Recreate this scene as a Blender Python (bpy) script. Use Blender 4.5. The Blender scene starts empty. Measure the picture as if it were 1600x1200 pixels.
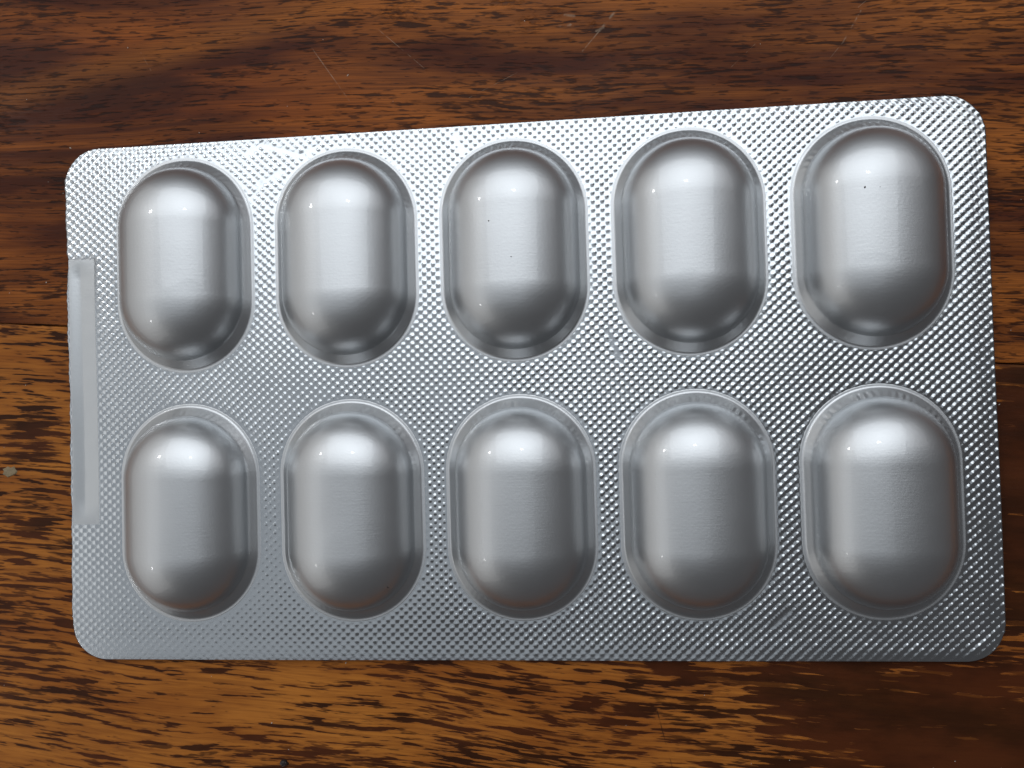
import bpy, bmesh, math, random
import numpy as np
from mathutils import Matrix, Vector

# ---------------------------------------------------------------- scene, camera, light
sc = bpy.context.scene
C = sc.collection
MM = 0.001

cam_d = bpy.data.cameras.new('camera')
cam_d.sensor_width = 36.0
cam_d.lens = 36.0 * 1201.72 / 1600.0
cam_d.clip_start = 0.005
cam_d.clip_end = 50.0
cam = bpy.data.objects.new('camera', cam_d)
C.objects.link(cam)
_R = ((0.995067695, -0.029099552, -0.094834055),
      (-0.030737956, -0.999401617, -0.015861467),
      (-0.094315746, 0.018698239, -0.995366724))
_p = (0.009278955, -0.000968571, 0.090606384)
m = Matrix.Identity(4)
for i in range(3):
    m[i][0] = _R[0][i]
    m[i][1] = -_R[1][i]
    m[i][2] = -_R[2][i]
    m[i][3] = _p[i]
cam.matrix_world = m
sc.camera = cam

sc.view_settings.view_transform = 'Standard'
sc.view_settings.look = 'None'
sc.view_settings.exposure = 0.0
sc.view_settings.gamma = 1.0

world = bpy.data.worlds.new('World')
sc.world = world
world.use_nodes = True
bg = world.node_tree.nodes['Background']
bg.inputs['Color'].default_value = (0.076, 0.075, 0.078, 1)
bg.inputs['Strength'].default_value = 1.0


def lamp(name, ax, ay, dist, hx, hy, L, col):
    """rectangular area lamp seen from the table at ax/ay degrees off the zenith, half-angles hx/hy, radiance L"""
    d = Vector((math.tan(math.radians(ax)), math.tan(math.radians(ay)), 1.0)).normalized()
    ld = bpy.data.lights.new(name, 'AREA')
    ld.shape = 'RECTANGLE'
    sx = 2 * dist * math.tan(math.radians(hx))
    sy = 2 * dist * math.tan(math.radians(hy))
    ld.size, ld.size_y = sx, sy
    ld.color = col
    ld.energy = L * math.pi * sx * sy
    o = bpy.data.objects.new(name, ld)
    C.objects.link(o)
    z = d
    x = Vector((0, 1, 0)).cross(z).normalized()
    y = z.cross(x)
    mm = Matrix.Identity(4)
    for i in range(3):
        mm[i][0], mm[i][1], mm[i][2], mm[i][3] = x[i], y[i], z[i], d[i] * dist
    o.matrix_world = mm
    return o


lamp('window_light', -1, 34, 2.0, 30, 25, 1.95, (0.90, 0.95, 1.0))
lamp('window_gap_light', 1, 26, 1.9, 2.0, 1.2, 20, (0.95, 0.98, 1.0))
lamp('side_glint_light', -43, 28, 1.9, 1.5, 1.5, 45, (1.0, 1.0, 1.0))  # small lamp added for the glint left on each dome, its source unseen
lamp('low_glint_light', -50, -28, 1.9, 0.9, 0.9, 28, (1.0, 1.0, 1.0))  # weaker added lamp for minor glints on the lower row of pockets
lamp('ceiling_light', -20, -6, 2.6, 33, 14, 0.37, (0.86, 0.93, 1.0))
lamp('pale_wall_light', -61, 4, 2.6, 24, 48, 0.52, (1.0, 0.99, 0.97))
lamp('right_fill_light', 47, 40, 2.6, 14, 16, 0.55, (0.97, 0.97, 1.0))  # unseen fill lamp, added to lighten the right flanks of the upper pockets


# ---------------------------------------------------------------- node helpers
class NT:
    def __init__(self, name):
        self.m = bpy.data.materials.new(name)
        self.m.use_nodes = True
        self.t = self.m.node_tree
        self.b = self.t.nodes['Principled BSDF']

    def n(self, kind, **kw):
        nd = self.t.nodes.new(kind)
        for k, v in kw.items():
            setattr(nd, k, v)
        return nd

    def put(self, sock, v):
        if isinstance(v, bpy.types.NodeSocket):
            self.t.links.new(v, sock)
        else:
            sock.default_value = v

    def math(self, op, a, b=0.0, c=0.0, clamp=False):
        nd = self.n('ShaderNodeMath', operation=op, use_clamp=clamp)
        for s, v in zip(nd.inputs, (a, b, c)):
            self.put(s, v)
        return nd.outputs[0]

    def ss(self, x, lo, hi, a=0.0, b=1.0):
        nd = self.n('ShaderNodeMapRange', interpolation_type='SMOOTHSTEP')
        for k, v in (('Value', x), ('From Min', lo), ('From Max', hi), ('To Min', a), ('To Max', b)):
            self.put(nd.inputs[k], v)
        return nd.outputs[0]

    def xyz(self, x, y, z=0.0):
        nd = self.n('ShaderNodeCombineXYZ')
        for s, v in zip(nd.inputs, (x, y, z)):
            self.put(s, v)
        return nd.outputs[0]

    def noise(self, vec, scale=1.0, detail=2.0, rough=0.5, dist=0.0):
        nd = self.n('ShaderNodeTexNoise')
        self.put(nd.inputs['Vector'], vec)
        nd.inputs['Scale'].default_value = scale
        nd.inputs['Detail'].default_value = detail
        nd.inputs['Roughness'].default_value = rough
        nd.inputs['Distortion'].default_value = dist
        return nd.outputs['Fac']

    def mix(self, f, a, b):
        nd = self.n('ShaderNodeMix', data_type='RGBA')
        self.put(nd.inputs[0], f)
        for s, v in ((nd.inputs[6], a), (nd.inputs[7], b)):
            self.put(s, v if isinstance(v, bpy.types.NodeSocket) else (*v, 1.0))
        return nd.outputs[2]

    def bump(self, height, dist, strength=1.0, normal=None):
        nd = self.n('ShaderNodeBump')
        self.put(nd.inputs['Height'], height)
        nd.inputs['Distance'].default_value = dist
        nd.inputs['Strength'].default_value = strength
        if normal is not None:
            self.put(nd.inputs['Normal'], normal)
        return nd.outputs[0]

    def coords(self):
        tc = self.n('ShaderNodeTexCoord')
        sp = self.n('ShaderNodeSeparateXYZ')
        self.t.links.new(tc.outputs['Object'], sp.inputs[0])
        return sp.outputs[0], sp.outputs[1], sp.outputs[2]

    def segment(self, x, y, p, q, w):
        """1 on the straight line p-q (mm), fading to 0 at w mm from it"""
        px, py, qx, qy = p[0] * MM, p[1] * MM, q[0] * MM, q[1] * MM
        L = math.hypot(qx - px, qy - py)
        ux, uy = (qx - px) / L, (qy - py) / L
        a = self.math('SUBTRACT', x, px)
        b = self.math('SUBTRACT', y, py)
        t = self.math('ADD', self.math('MULTIPLY', a, ux), self.math('MULTIPLY', b, uy))
        s = self.math('ABSOLUTE', self.math('SUBTRACT', self.math('MULTIPLY', b, ux), self.math('MULTIPLY', a, uy)))
        over = self.math('ABSOLUTE', self.math('SUBTRACT', t, L / 2))
        over = self.math('MAXIMUM', self.math('SUBTRACT', over, L / 2), 0.0)
        d = self.math('ADD', s, over)
        return self.ss(d, 0.0, w * MM, 1.0, 0.0)

    def blob(self, x, y, p, rx, ry, soft=1.0):
        a = self.math('DIVIDE', self.math('SUBTRACT', x, p[0] * MM), rx * MM)
        b = self.math('DIVIDE', self.math('SUBTRACT', y, p[1] * MM), ry * MM)
        d = self.math('SQRT', self.math('ADD', self.math('MULTIPLY', a, a), self.math('MULTIPLY', b, b)))
        return self.ss(d, 1.0 - soft, 1.0, 1.0, 0.0)


# ---------------------------------------------------------------- wood
SEAM = (0.0, 5.62)                       # mm, a point of the joint between the two planks
SA = math.radians(-4.295)


def loc2(x, y):
    """world mm -> table-local mm"""
    dx, dy = x - SEAM[0], y - SEAM[1]
    return (dx * math.cos(SA) + dy * math.sin(SA), -dx * math.sin(SA) + dy * math.cos(SA))


def wood_dark():
    k = NT('dark_varnished_wood')
    x, y, z = k.coords()
    wv = k.noise(k.xyz(k.math('MULTIPLY', x, 14), k.math('MULTIPLY', y, 25)), 1, 2)
    v = k.math('ADD', y, k.math('MULTIPLY', k.math('SUBTRACT', wv, 0.5), 0.006))
    v = k.math('SUBTRACT', v, k.math('MULTIPLY', x, 0.03))
    big = k.noise(k.xyz(k.math('MULTIPLY', x, 20), k.math('MULTIPLY', v, 110), 3.1), 1, 4, 0.6)
    bigm = k.ss(big, 0.36, 0.66)
    # the left half is darker heartwood
    heart = k.blob(x, y, (-50, 25), 56, 27)
    bigm = k.math('SUBTRACT', bigm, k.math('MULTIPLY', heart, 0.40), clamp=True)
    band = k.noise(k.xyz(k.math('MULTIPLY', x, 9), k.math('MULTIPLY', v, 300), 7.7), 1, 4, 0.6)
    light = k.mix(heart, (0.35, 0.108, 0.019), (0.34, 0.080, 0.012))
    base = k.mix(bigm, (0.066, 0.0145, 0.0050), light)
    base = k.mix(k.ss(band, 0.52, 0.78, 0, 0.6), base, (0.52, 0.150, 0.020))
    og = k.segment(x, y, loc2(-70, 38.2), loc2(-18, 48.5), 3.2)
    base = k.mix(k.math('MULTIPLY', og, 0.6), base, (0.33, 0.105, 0.017))
    dk = k.math('MAXIMUM', k.blob(x, y, loc2(-46, 39.0), 24, 5.0), k.blob(x, y, loc2(-57, 27), 9, 7))
    base = k.mix(k.math('MULTIPLY', dk, k.ss(big, 0.3, 0.6, 0.7, 0.15)), base, (0.035, 0.010, 0.0045))
    fib = k.noise(k.xyz(k.math('MULTIPLY', x, 80), k.math('MULTIPLY', v, 4200)), 1, 3, 0.65)
    base = k.mix(k.ss(fib, 0.38, 0.70, 0.0, 0.6), base, (0.045, 0.013, 0.006))
    f1 = k.noise(k.xyz(k.math('MULTIPLY', x, 250), k.math('MULTIPLY', v, 2300), 1.3), 1, 3, 0.55, 0.15)
    f2 = k.noise(k.xyz(k.math('MULTIPLY', x, 480), k.math('MULTIPLY', v, 2900), 9.2), 1, 2, 0.5)
    dens = k.noise(k.xyz(k.math('MULTIPLY', x, 40), k.math('MULTIPLY', v, 150), 5.0), 1, 3)
    dens = k.math('SUBTRACT', dens, k.math('MULTIPLY', heart, 0.14))
    thr = k.math('SUBTRACT', 0.72, k.math('MULTIPLY', dens, 0.30))
    fl = k.ss(k.math('SUBTRACT', f1, thr), -0.03, 0.06)
    fl2 = k.ss(k.math('SUBTRACT', f2, k.math('ADD', thr, 0.02)), -0.02, 0.07)
    col = k.mix(k.math('MULTIPLY', k.math('MAXIMUM', fl, k.math('MULTIPLY', fl2, 0.8)), 0.85), base, (0.016, 0.005, 0.003))
    # scratches, worn through the varnish
    wear = None
    for p, q, w in SCRATCHES:
        s = k.segment(x, y, p, q, w)
        wear = s if wear is None else k.math('MAXIMUM', wear, s)
    brk = k.noise(k.xyz(k.math('MULTIPLY', x, 700), k.math('MULTIPLY', y, 700)), 1, 3, 0.6)
    wear = k.math('MULTIPLY', wear, k.ss(brk, 0.42, 0.66, 0.0, 0.42))
    col = k.mix(wear, col, (0.42, 0.31, 0.22))
    dent = None
    for p, rx, ry in DENTS:
        s = k.blob(x, y, p, rx, ry)
        dent = s if dent is None else k.math('MAXIMUM', dent, s)
    dn = k.noise(k.xyz(k.math('MULTIPLY', x, 900), k.math('MULTIPLY', y, 1500)), 1, 3, 0.6)
    dent = k.math('MULTIPLY', dent, k.ss(dn, 0.42, 0.62))
    col = k.mix(k.math('MULTIPLY', dent, 0.6), col, (0.03, 0.012, 0.008))
    k.put(k.b.inputs['Base Color'], col)
    finish(k, x, y, v, fl, k.math('ADD', k.math('MULTIPLY', dent, -1.6), k.math('MULTIPLY', wear, -0.5)))
    return k.m


def finish(k, x, y, v, fl, extra=None):
    """satin varnish: fine pores, slow waviness, uneven gloss"""
    rn = k.noise(k.xyz(k.math('MULTIPLY', x, 60), k.math('MULTIPLY', y, 90), 2.0), 1, 4, 0.6)
    k.put(k.b.inputs['Roughness'], k.ss(rn, 0.3, 0.7, 0.30, 0.44))
    pores = k.noise(k.xyz(k.math('MULTIPLY', x, 350), k.math('MULTIPLY', v, 2600), 4.0), 1, 3, 0.6)
    h = k.math('SUBTRACT', k.math('MULTIPLY', pores, 0.5), k.math('MULTIPLY', fl, 0.4))
    if extra is not None:
        h = k.math('ADD', h, extra)
    n1 = k.bump(h, 0.00005, 0.9)
    slow = k.noise(k.xyz(k.math('MULTIPLY', x, 120), k.math('MULTIPLY', y, 160), 6.0), 1, 3, 0.5)
    n2 = k.bump(slow, 0.0003, 0.5, n1)
    k.put(k.b.inputs['Normal'], n2)
    k.b.inputs['IOR'].default_value = 1.48
    k.b.inputs['Specular IOR Level'].default_value = 0.09


def wood_gold():
    k = NT('golden_flecked_wood')
    x, y, z = k.coords()
    w0 = k.noise(k.xyz(k.math('MULTIPLY', x, 17), k.math('MULTIPLY', y, 14), 0.4), 1, 2, 0.45)
    v = k.math('ADD', y, k.math('MULTIPLY', k.math('SUBTRACT', w0, 0.5), 0.008))
    tone = k.noise(k.xyz(k.math('MULTIPLY', x, 30), k.math('MULTIPLY', v, 110), 8.0), 1, 4, 0.6)
    base = k.mix(k.ss(tone, 0.34, 0.66), (0.27, 0.083, 0.014), (0.42, 0.150, 0.026))
    fib = k.noise(k.xyz(k.math('MULTIPLY', x, 75), k.math('MULTIPLY', v, 3400)), 1, 3, 0.65)
    base = k.mix(k.ss(fib, 0.40, 0.72, 0.0, 0.5), base, (0.13, 0.038, 0.010))
    # dark reddish figure: lower right end and a knotty patch at the left
    red = k.math('MAXIMUM', k.blob(x, y, (56, -46), 44, 24), k.blob(x, y, (60, -12), 11, 34))
    knot = k.blob(x, y, (-59, -13.5), 12, 10)
    fig = k.noise(k.xyz(k.math('MULTIPLY', x, 70), k.math('MULTIPLY', v, 190), 2.2), 1, 4, 0.6)
    cross = k.noise(k.xyz(k.math('ADD', k.math('MULTIPLY', x, 120), k.math('MULTIPLY', y, -90)), k.math('MULTIPLY', y, 210), 3.0), 1, 3, 0.6)
    f1 = k.noise(k.xyz(k.math('MULTIPLY', x, 160), k.math('MULTIPLY', v, 1600), 1.1), 1, 3, 0.55, 0.1)
    f2 = k.noise(k.xyz(k.math('MULTIPLY', x, 260), k.math('MULTIPLY', v, 2300), 6.3), 1, 3, 0.55, 0.1)
    dens = k.noise(k.xyz(k.math('MULTIPLY', x, 34), k.math('MULTIPLY', v, 120), 4.4), 1, 3)
    dens = k.math('ADD', dens, k.math('MULTIPLY', knot, k.math('MULTIPLY', fig, 0.6)))
    dens = k.math('ADD', dens, k.math('MULTIPLY', red, k.math('ADD', k.math('MULTIPLY', cross, 1.5), 0.05)))
    thr = k.math('SUBTRACT', 0.72, k.math('MULTIPLY', dens, 0.34))
    fl = k.ss(k.math('SUBTRACT', f1, thr), -0.012, 0.022)
    fl2 = k.ss(k.math('SUBTRACT', f2, k.math('ADD', thr, 0.02)), -0.02, 0.06)
    fl = k.math('MAXIMUM', fl, k.math('MULTIPLY', fl2, 0.8))
    halo = k.ss(k.math('SUBTRACT', f1, thr), -0.13, 0.0)
    shade = k.mix(k.ss(fig, 0.35, 0.65), (0.058, 0.015, 0.006), (0.018, 0.006, 0.0035))
    col = k.mix(k.math('MULTIPLY', halo, 0.35), base, (0.14, 0.040, 0.011))
    col = k.mix(k.math('MULTIPLY', fl, 0.93), col, shade)
    ck = k.segment(x, y, (19.5, -41.5), (22.5, -51.0), 0.12)
    ckn = k.noise(k.xyz(k.math('MULTIPLY', x, 500), k.math('MULTIPLY', y, 500)), 1, 2)
    col = k.mix(k.math('MULTIPLY', ck, k.ss(ckn, 0.4, 0.6)), col, (0.03, 0.012, 0.006))
    k.put(k.b.inputs['Base Color'], col)
    finish(k, x, y, v, fl)
    return k.m


# ---------------------------------------------------------------- metals
def foil_mat(name, rough, base, coat, brushed):
    k = NT(name)
    x, y, z = k.coords()
    cl = k.noise(k.xyz(k.math('MULTIPLY', x, 70), k.math('MULTIPLY', y, 70), 1.0), 1, 4, 0.6)
    k.put(k.b.inputs['Base Color'], k.mix(cl, tuple(c * 0.94 for c in base), tuple(min(1, c * 1.05) for c in base)))
    k.b.inputs['Metallic'].default_value = 1.0
    k.put(k.b.inputs['Roughness'], k.ss(cl, 0.3, 0.7, rough - 0.02, rough + 0.03))
    k.b.inputs['Coat Weight'].default_value = coat
    k.b.inputs['Coat Roughness'].default_value = 0.03
    if brushed:
        br = k.noise(k.xyz(k.math('MULTIPLY', x, 260), k.math('MULTIPLY', y, 6500), k.math('MULTIPLY', z, 260)), 1, 3, 0.65)
        gr = k.noise(k.xyz(k.math('MULTIPLY', x, 3500), k.math('MULTIPLY', y, 3500), k.math('MULTIPLY', z, 3500)), 1, 2, 0.6)
        n1 = k.bump(br, 0.00002, 0.28)
        n2 = k.bump(gr, 0.00002, 0.45, n1)
        k.put(k.b.inputs['Normal'], n2)
    else:
        gr = k.noise(k.xyz(k.math('MULTIPLY', x, 2600), k.math('MULTIPLY', y, 2600), 0.0), 1, 3, 0.6)
        k.put(k.b.inputs['Normal'], k.bump(gr, 0.00003, 0.35))
    return k.m


def plain(name, col, rough):
    k = NT(name)
    x, y, z = k.coords()
    nz = k.noise(k.xyz(k.math('MULTIPLY', x, 1500), k.math('MULTIPLY', y, 1500), k.math('MULTIPLY', z, 1500)), 1, 3, 0.6)
    k.put(k.b.inputs['Base Color'], k.mix(nz, tuple(c * 0.75 for c in col), col))
    k.b.inputs['Roughness'].default_value = rough
    return k.m


# ---------------------------------------------------------------- object helpers
def empty(name, loc, rz=0.0):
    o = bpy.data.objects.new(name, None)
    o.empty_display_size = 0.01
    C.objects.link(o)
    o.location = loc
    o.rotation_euler = (0, 0, rz)
    return o


def mesh_obj(name, V, F, mat, parent=None, smooth=True):
    me = bpy.data.meshes.new(name)
    V = np.asarray(V, np.float32)
    if isinstance(F, np.ndarray):
        me.vertices.add(len(V))
        me.vertices.foreach_set('co', V.ravel())
        nf, k = F.shape
        me.loops.add(nf * k)
        me.loops.foreach_set('vertex_index', F.astype(np.int32).ravel())
        me.polygons.add(nf)
        me.polygons.foreach_set('loop_start', np.arange(0, nf * k, k, dtype=np.int32))
    else:
        me.from_pydata([tuple(map(float, v)) for v in V], [], F)
    me.update(calc_edges=True)
    me.validate()
    if smooth:
        me.polygons.foreach_set('use_smooth', np.ones(len(me.polygons), bool))
    me.materials.append(mat)
    o = bpy.data.objects.new(name, me)
    C.objects.link(o)
    if parent:
        o.parent = parent
    return o


def grid_faces(nr, nc, wrap=False):
    r = np.arange(nr - 1)[:, None]
    c = np.arange(nc if wrap else nc - 1)[None, :]
    c1 = (c + 1) % nc
    a = r * nc + c
    b = r * nc + c1
    return np.stack([a, b, b + nc, a + nc], -1).reshape(-1, 4)


def sstep(x, a, b):
    t = np.clip((x - a) / (b - a), 0, 1)
    return t * t * (3 - 2 * t)


# ---------------------------------------------------------------- table
_sc = [((-23.0, 43.0), (-18.2, 35.8), 0.10), ((-14.5, 44.6), (-9.0, 39.5), 0.07),
       ((10.2, 40.2), (12.3, 42.5), 0.12), ((12.3, 42.5), (15.0, 45.6), 0.24), ((8.2, 44.7), (9.4, 44.5), 0.26), ((7.5, 43.4), (8.9, 43.5), 0.28), ((11.9, 42.5), (12.8, 42.9), 0.26),
       ((42.3, 42.6), (40.2, 39.1), 0.14), ((40.2, 39.1), (38.3, 36.9), 0.07),
       ((30.3, 39.6), (27.4, 37.0), 0.05), ((-45.2, 44.0), (-43.9, 41.6), 0.10),
       ((-3.6, 35.5), (2.4, 38.2), 0.05), ((46.5, 46.5), (42.0, 43.0), 0.05)]
SCRATCHES = [(loc2(*a), loc2(*b), w) for a, b, w in _sc]
DENTS = [(loc2(4.0, 44.0), 2.6, 1.9), (loc2(7.2, 45.0), 1.6, 1.0), (loc2(11.6, 43.3), 1.2, 1.0),
         (loc2(-12.0, 46.5), 5.5, 2.0), (loc2(1.5, 46.8), 5.0, 1.2)]
TZ = -0.0009                             # table surface; the embossed face of the pack lies at z = 0

table = empty('wooden_table', (SEAM[0] * MM, SEAM[1] * MM, TZ), SA)
table['label'] = 'varnished wooden table top of dark red brown and golden flecked planks under the silver blister pack'
table['category'] = 'table'
table['kind'] = 'structure'


def plank(y0, y1, mat, x0=-330.0, x1=330.0, t=18.0, bv=0.13, seed=0):
    """a board along x with softly rounded long edges, its joint a narrow open groove"""
    rng = np.random.default_rng(seed)
    prof = [(y0, -t), (y0, -bv * 2.0), (y0 + bv * 0.25, -bv * 0.6), (y0 + bv, -0.02), (y0 + 2.2 * bv, 0),
            (y1 - 2.2 * bv, 0), (y1 - bv, -0.02), (y1 - bv * 0.25, -bv * 0.6), (y1, -bv * 2.0), (y1, -t)]
    xs = np.linspace(x0, x1, 441)
    jit = lambda: np.convolve(rng.normal(0, 0.05, len(xs) + 4), np.ones(5) / 5, 'valid')
    ja, jb = jit(), jit()
    V = np.array([(x, y + (ja[i] if j < 5 else jb[i]) * (1 if abs(z) < 1 else 0), z)
                  for i, x in enumerate(xs) for j, (y, z) in enumerate(prof)]) * MM
    n = len(prof)
    F = [tuple(f) for f in grid_faces(len(xs), n, True)]
    F = [tuple(reversed(f)) for f in F] if False else F
    F.append(tuple(range(n)))
    F.append(tuple(reversed(range((len(xs) - 1) * n, len(xs) * n))))
    o = mesh_obj('plank', V, F, mat, table, smooth=False)
    return o


WD, WG = wood_dark(), wood_gold()
plank(0.035, 96, WD, seed=1)['label'] = 'dark red brown plank with fine grain and scratches'
plank(-96, -0.035, WG, seed=2)['label'] = 'golden brown plank with long dark flecks'
plank(96.14, 192, WG, seed=3)
plank(-192, -96.14, WD, seed=4)

# ---------------------------------------------------------------- blister pack
PW, PH, PR = 110.0, 63.55, 4.4
PX, PY, RB, SL, OX, OY = 20.41, 30.50, 8.49, 8.94, 1.38, 1.41
CENT = [(OX + (i - 2) * PX, OY + (0.5 - r) * PY) for r in range(2) for i in range(5)]

pack = empty('blister_pack', (0, 0, TZ))
pack['label'] = 'silver foil blister pack with ten capsule shaped pockets lying on the wooden table'
pack['category'] = 'blister pack'
Z0 = -TZ / MM                            # height of the embossed face in pack coordinates (mm)

_rng = np.random.default_rng(5)
_waves = [(_rng.uniform(-0.16, 0.16), _rng.uniform(-0.2, 0.2), _rng.uniform(0, 6.28), _rng.uniform(0.012, 0.035)) for _ in range(9)]


def sheet_base(x, y):
    """slow buckling of the sheet, and its lower edge and corner bending a little down"""
    z = Z0 + 0 * x
    for kx, ky, ph, a in _waves:
        z = z + a * np.sin(kx * x + ky * y + ph)
    z = z + 0.03 * sstep(-y, PH / 2 - 3.2, PH / 2) - 0.10 * sstep(x, PW / 2 - 2.5, PW / 2)
    z = z + 0.10 * np.exp(-((x - 54.0 + (y + 31.2) * -0.2) ** 2 + 0) / 6.0) * 0
    return z


def pdist(x, y):
    d = np.full(np.shape(x), 1e9)
    for cx, cy in CENT:
        d = np.minimum(d, np.hypot(x - cx, np.maximum(0, np.abs(y - cy) - SL / 2)))
    return d


def hash2(i, j, s=0.0):
    v = np.sin(i * 127.1 + j * 311.7 + s) * 43758.5453
    return v - np.floor(v)


EX, EY, EA = 1.10, 1.01, 0.080


def emboss(x, y):
    u, v = x / EX + 0.13, y / EY + 0.21
    c = np.cos(2 * np.pi * u) * np.cos(2 * np.pi * v)
    h = 1.25 * np.maximum(c, 0) ** 1.25 - 0.35 * np.maximum(-c, 0)
    i, j = np.round(u + v), np.round(u - v)
    a = EA * (0.86 + 0.28 * hash2(i, j)) * (0.62 + 0.38 * sstep(x, -36, 12))
    a = a * (0.90 + 0.10 * np.sin(0.31 * x + 0.5 * np.sin(0.4 * y)) * np.sin(0.37 * y + 1.3) + 0.05 * np.sin(0.9 * x + 0.7 * y))
    mask = sstep(pdist(x, y), RB + 0.25, RB + 0.95)
    mask = mask * (1 - 0.7 * sstep(-y, PH / 2 - 2.6 + 0.02 * x, PH / 2 - 0.3))            # worn along the lower edge
    mask = mask * (1 - 0.75 * np.exp(-((x + 50) / 34) ** 2 - ((y + 28) / 15) ** 2))          # and at the lower left corner
    mask = mask * (1 - sstep(-np.maximum(np.abs(x + 52.95) - 1.55, np.abs(y - 1.45) - 16.3), -0.8, 0.0))
    lines = [((-29.5, 31.2), (-24.0, 29.4), 0.45), ((-24.5, 29.5), (-22.6, 30.4), 0.4), ((-31.0, 30.2), (-29.0, 31.4), 0.4),
             ((-29.6, 26.2), (-27.2, 27.6), 0.6), ((-30.5, 24.8), (-29.4, 26.0), 0.5), ((12.1, 6.6), (13.4, 3.0), 0.5),
             ((30.0, -27.6), (31.6, -26.2), 0.7), ((-5.3, 31.0), (-4.6, 29.0), 0.5)]
    for (ax, ay), (bx, by), w in lines:
        L = math.hypot(bx - ax, by - ay)
        t = np.clip(((x - ax) * (bx - ax) + (y - ay) * (by - ay)) / L ** 2, 0, 1)
        d = np.hypot(x - ax - t * (bx - ax), y - ay - t * (by - ay))
        mask = mask * (1 - 0.9 * sstep(-d, -w, -w * 0.3))
    z = a * h * mask - 0.25 * sstep(-np.maximum(np.abs(x + 53.05) - 1.35, np.abs(y - 1.45) - 16.1), -0.2, 0.0)
    for (ax, ay), (bx, by), w in lines:
        L = math.hypot(bx - ax, by - ay)
        t = np.clip(((x - ax) * (bx - ax) + (y - ay) * (by - ay)) / L ** 2, 0, 1)
        d = np.hypot(x - ax - t * (bx - ax), y - ay - t * (by - ay))
        z = z - 0.022 * sstep(-d, -w, 0)
    # crease across the lower right corner
    s = (x - 52.6) * 0.6 - (y + 29.6) * 0.8
    z = z + 0.03 * np.exp(-(s / 0.2) ** 2) * sstep(x, 49.5, 51) - 0.02 * sstep(s, 0.0, 1.4) * sstep(x, 49, 51)
    return z


def half_width(y):
    k = np.maximum(0, np.abs(y) - (PH / 2 - PR))
    return PW / 2 - PR + np.sqrt(np.maximum(0, PR ** 2 - np.minimum(k, PR) ** 2))


FOIL = foil_mat('embossed_aluminium_foil', 0.17, (0.56, 0.585, 0.605), 0.25, False)
SATIN = foil_mat('satin_formed_foil', 0.42, (0.560, 0.572, 0.582), 0.6, True)
PRESS = foil_mat('pressed_smooth_foil', 0.33, (0.51, 0.525, 0.535), 0.1, False)
BACK = plain('lidding_foil_back', (0.45, 0.45, 0.46), 0.4)

ys = np.linspace(-PH / 2, PH / 2, 512)
e = PH / 2 * np.array([1, 0.9997, 0.9990, 0.998, 0.9965])
ys = np.unique(np.concatenate([ys, e, -e]))
us = np.linspace(-1, 1, 801)
hw = half_width(ys)
wob = 0.05 * np.sin(ys * 1.3) + 0.04 * np.sin(ys * 0.37 + 1)
wob = wob + 0.35 * np.exp(-((ys - 17.6) / 0.9) ** 2)                     # small nick in the left edge
X = us[None, :] * hw[:, None] + np.where(us[None, :] < 0, (-us[None, :]) ** 60, 0) * wob[:, None]
Y = np.repeat(ys[:, None], len(us), 1)
Z = sheet_base(X, Y) + emboss(X, Y)
V = np.stack([X, Y, Z], -1).reshape(-1, 3)
F = grid_faces(len(ys), len(us))
dd = pdist(X, Y).ravel()
F = F[~(dd[F] < RB - 0.05).all(1)]
# skirt down the edge
rim = np.concatenate([np.arange(len(us)), np.arange(1, len(ys)) * len(us) + len(us) - 1,
                      (len(ys) - 1) * len(us) + np.arange(len(us) - 2, -1, -1), np.arange(len(ys) - 2, 0, -1) * len(us)])
sk = V[rim].copy()
sk[:, 2] -= 0.34
base_i = len(V)
V2 = np.concatenate([V, sk])
n = len(rim)
k0 = np.arange(n)
k1 = (k0 + 1) % n
F2 = np.stack([rim[k0], base_i + k0, base_i + k1, rim[k1]], -1)
mesh_obj('embossed_foil', V2 * MM, np.concatenate([F, F2]), FOIL, pack)

# lidding foil: thin closed sheet under the formed one
th = []
for qx, qy, a0 in ((1, 1, 0), (-1, 1, 90), (-1, -1, 180), (1, -1, 270)):
    for a in np.linspace(0, 90, 13):
        t = math.radians(a0 + a)
        th.append((qx * (PW / 2 - 0.12 - PR) + PR * math.cos(t), qy * (PH / 2 - 0.12 - PR) + PR * math.sin(t)))
nn = len(th)
Vl = [(x, y, 0.22) for x, y in th] + [(x, y, 0.42) for x, y in th]
Fl = [tuple(reversed(range(nn))), tuple(range(nn, 2 * nn))] + [(i, (i + 1) % nn, nn + (i + 1) % nn, nn + i) for i in range(nn)]
mesh_obj('lidding_foil', np.array(Vl) * MM, Fl, BACK, pack, smooth=False)

# pressed coding strip along the left edge: a smooth shallow trough
xs = np.linspace(-54.75, -51.35, 36)
yv = np.linspace(-15.1, 18.0, 200)
GX, GY = np.meshgrid(xs, yv)
tx = (GX + 53.05) / 1.7
dip = np.where(tx < -0.1, 0.15 * sstep(tx, -1.0, -0.1), 0.15 * (1 - tx) / 1.1)
dip = dip * sstep(GY, -15.1, -12.0) * sstep(-GY, -18.0, -15.5)
rip = 0.0012 * np.sin(GY * 6.2) + 0.005 * np.sin(GY * 2.3 + 1) + 0.006 * np.sin(GY * 0.9)
GZ = sheet_base(GX, GY) - dip + rip * sstep(tx, -0.2, 0.2) * sstep(1 - np.abs(tx), 0, 0.25) + 0.012
mesh_obj('coding_strip', np.stack([GX, GY, GZ], -1).reshape(-1, 3) * MM, grid_faces(len(yv), len(xs)), PRESS, pack)

# pockets
AD, WS = 7.35, 0.92


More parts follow.
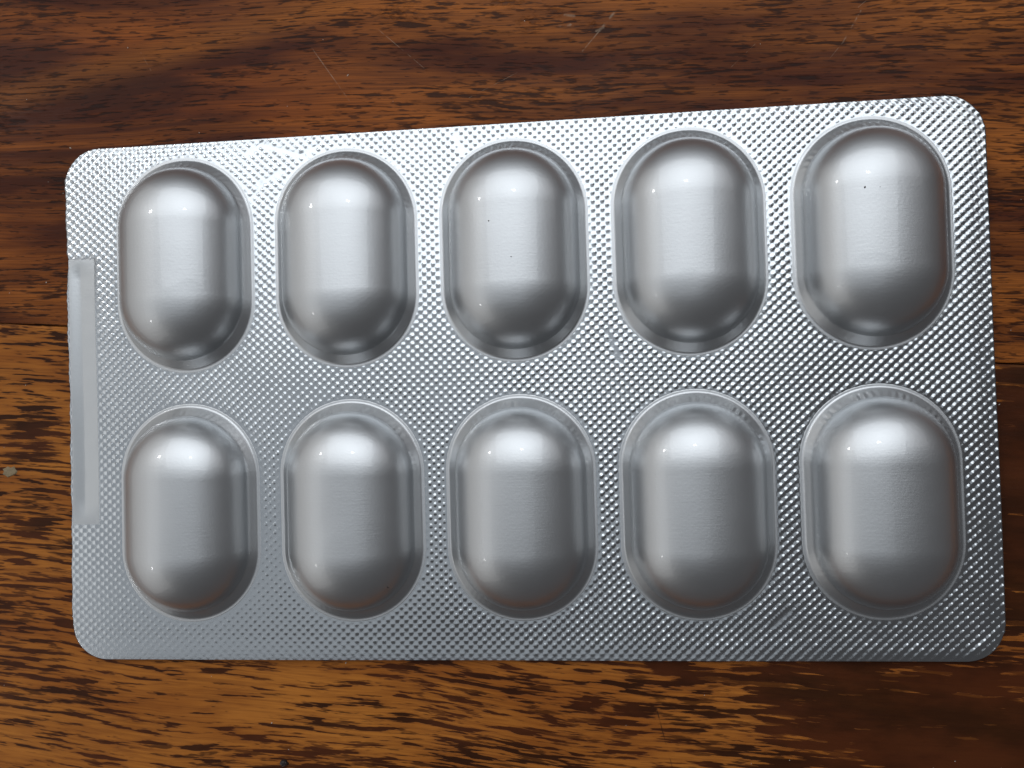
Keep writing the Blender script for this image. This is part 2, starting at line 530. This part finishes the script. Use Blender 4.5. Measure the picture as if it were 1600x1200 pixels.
def profile(d, A):
    ad = AD + 0.30 * (1 - np.abs(np.sin(A))) ** 0.7                 # fuller on the long sides than at the ends
    dome = 0.35 + 5.35 * np.maximum(0, 1 - (np.minimum(d, ad) / ad) ** 2.1) ** (1 / 2.1) - 3.0 * np.maximum(d - ad, 0)
    wall = np.minimum((RB - d) * WS, 2.0)
    k = 0.95 + 0 * A                                                        # concave fillet between dome and shoulder
    h = np.clip(0.5 + 0.5 * (dome - wall) / k, 0, 1)
    z = np.where(d < 3.5, dome, wall + (dome - wall) * h + k * h * (1 - h))
    f = 0.14                                                        # rim fillet
    t = np.clip((d - (RB - f)) / (2 * f), 0, 1)
    z = np.where(d > RB - f, WS * f * (1 - t) ** 2, z)
    return np.where(d > RB + f, -0.06 * sstep(d, RB + 0.3, RB + 0.6), z)


def pocket(idx, cx, cy):
    rng = np.random.default_rng(100 + idx)
    na, ns = 220, 44
    pts = []                                                        # (segment point, direction)
    for a in np.linspace(0, math.pi, na, endpoint=False):
        pts.append((SL / 2, a))
    for t in np.linspace(0, 1, ns, endpoint=False):
        pts.append((SL / 2 - t * SL, math.pi))
    for a in np.linspace(math.pi, 2 * math.pi, na, endpoint=False):
        pts.append((-SL / 2, a))
    for t in np.linspace(0, 1, ns, endpoint=False):
        pts.append((-SL / 2 + t * SL, 0.0))
    sy = np.array([p[0] for p in pts])
    an = np.array([p[1] for p in pts])
    ds = np.concatenate([np.linspace(0.0, 3.2, 14), np.linspace(3.2, 5.1, 12)[1:], np.linspace(5.1, 7.4, 36)[1:],
                         np.linspace(7.45, RB - 0.3, 12), np.linspace(RB - 0.27, RB + 0.62, 16)])
    D = np.repeat(ds[:, None], len(pts), 1)
    A = np.repeat(an[None], len(ds), 0)
    lx = D * np.cos(A)
    ly = sy[None] + D * np.sin(A)
    z = profile(D, A)
    # draw wrinkles on the end walls, strongest at the top right of the outer pockets
    col = idx % 5
    amp = 0.10 * (0.30 + 0.22 * col) * (1.0 if idx < 5 else 0.9)
    endw = np.where(np.sin(A) > 0, np.sin(A) ** 0.5 if False else np.sqrt(np.maximum(0, np.sin(A))), 0.35 * np.sqrt(np.maximum(0, -np.sin(A))))
    side = 0.55 + 0.45 * np.cos(A - math.radians(55))
    straight = np.where((np.abs(np.sin(A)) < 1e-6), 1.0, 0.0) * np.where(np.cos(A) > 0, 0.25 + 0.12 * (col >= 3), 0.10)
    inwall = sstep(D, AD - 0.1, AD + 0.3) * sstep(-D, -(RB - 0.25), -(RB - 0.7))
    ph = rng.uniform(0, 6.28)
    s_arc = np.where(np.abs(np.sin(A)) < 1e-6, ly, A * 7.2)
    w = np.sin(s_arc * 2 * math.pi / 0.78 + ph + 0.9 * np.sin(A * 3 + ph) + 0.8 * (D - AD)) * (0.6 + 0.4 * np.sin(A * 11 + ph * 2))
    z = z + amp * (endw * side + straight * 0.6) * inwall * w
    # slight hand dents and flats on the dome
    for _ in range(7):
        qx, qy = rng.uniform(-5, 5), rng.uniform(-9, 9)
        s = rng.uniform(1.2, 2.8)
        z = z + rng.uniform(-0.025, 0.015) * np.exp(-((lx - qx) ** 2 + (ly - qy) ** 2) / s ** 2) * sstep(-D, -AD, -AD + 1.2)
    gx, gy = lx + cx, ly + cy
    gz = z + sheet_base(gx, gy) + 0.012
    Vp = np.stack([lx, ly, gz], -1)
    nr, nc = D.shape
    Fp = grid_faces(nr, nc, True)[:, ::-1].copy()
    Vp = Vp.reshape(-1, 3)
    o = mesh_obj('pocket', Vp * MM, Fp, SATIN, pack)
    bm = bmesh.new()                                                # weld the ring that lies on the axis
    bm.from_mesh(o.data)
    bmesh.ops.remove_doubles(bm, verts=bm.verts, dist=1e-7)
    bm.to_mesh(o.data)
    bm.free()
    o.location = (cx * MM, cy * MM, 0)
    return o


for idx, (cx, cy) in enumerate(CENT):
    pocket(idx, cx, cy)

# ---------------------------------------------------------------- crumbs and dust


def flake(name, x, y, r, h, seed, mat, n=14, sx=1.0, sy=1.0, z=TZ):
    rng = np.random.default_rng(seed)
    rr = r * (0.7 + 0.5 * rng.random(n))
    a = np.linspace(0, 2 * math.pi, n, endpoint=False)
    lo = [(rr[i] * math.cos(a[i]) * sx, rr[i] * math.sin(a[i]) * sy, 0) for i in range(n)]
    mid = [(p[0] * 0.86, p[1] * 0.86, h * (0.6 + 0.5 * rng.random())) for p in lo]
    top = [(p[0] * 0.45, p[1] * 0.45, h * (0.8 + 0.5 * rng.random())) for p in lo]
    Vf = np.array(lo + mid + top + [(0, 0, h)])
    Ff = [tuple(reversed(range(n)))]
    for i in range(n):
        j = (i + 1) % n
        Ff += [(i, j, n + j, n + i), (n + i, n + j, 2 * n + j, 2 * n + i), (2 * n + i, 2 * n + j, 3 * n)]
    o = mesh_obj(name, Vf * MM, Ff, mat, None, smooth=False)
    o.location = (x * MM, y * MM, z + 0.00001)
    return o


o = flake('paint_flake', -63.9, -8.4, 0.85, 0.10, 4, plain('pale_flake', (0.25, 0.185, 0.10), 0.6), sx=1.1, sy=0.8)
o['label'] = 'small pale beige flake stuck on the golden plank at the left edge of the photo'
o['category'] = 'flake'
o = flake('dark_crumb', -28.6, -44.6, 0.5, 0.35, 9, plain('dark_crumb', (0.02, 0.012, 0.01), 0.6), sx=1.0, sy=0.8)
o['label'] = 'small black crumb on the golden plank below the blister pack'
o['category'] = 'crumb'


def specks(name, pts, mat, label):
    rng = np.random.default_rng(17)
    V, F = [], []
    for x, y, z, r in pts:
        b = len(V)
        a0 = rng.uniform(0, 6.28)
        el = rng.uniform(0.8, 2.2)
        c, s = math.cos(a0), math.sin(a0)
        for q in ((1, 0, 0), (-1, 0, 0), (0, 1, 0), (0, -1, 0), (0, 0, .7), (0, 0, -.7)):
            px, py = q[0] * r * el, q[1] * r
            V.append((x + px * c - py * s, y + px * s + py * c, z + q[2] * r))
        for i, j in ((0, 2), (2, 1), (1, 3), (3, 0)):
            F += [(b + i, b + j, b + 4), (b + j, b + i, b + 5)]
    o = mesh_obj(name, np.array(V) * MM, F, mat, None, smooth=False)
    o['kind'] = 'stuff'
    o['label'] = label
    return o


rng = random.Random(3)
pts = []
for _ in range(70):
    x, y = rng.uniform(-66, 60), rng.uniform(-46, 52)
    if abs(x) < 55.5 and abs(y) < 32.3:
        continue
    pts.append((x, y, TZ / MM + 0.05, rng.choice((0.035, 0.05, 0.05, 0.08))))
specks('dust_specks', pts, plain('pale_dust', (0.62, 0.55, 0.47), 0.7), 'tiny pale dust specks scattered on the planks')

spots = []
for x, y, r in ((-0.87, 18.96, 0.10), (1.55, 14.79, 0.07), (39.72, 20.5, 0.12), (-14.0, -22.3, 0.10), (41.2, 20.4, 0.06)):
    cx, cy = min(CENT, key=lambda c: math.hypot(c[0] - x, c[1] - y))
    d = math.hypot(x - cx, max(0.0, abs(y - cy) - SL / 2))
    zz = float(profile(np.array([d]), np.array([0.0]))[0]) + float(sheet_base(np.array([x]), np.array([y]))[0]) + TZ / MM
    spots.append((x, y, zz + 0.03, r))
specks('dark_specks', spots, plain('dark_grit', (0.03, 0.025, 0.022), 0.7), 'a few tiny dark specks lying on the silver pockets')
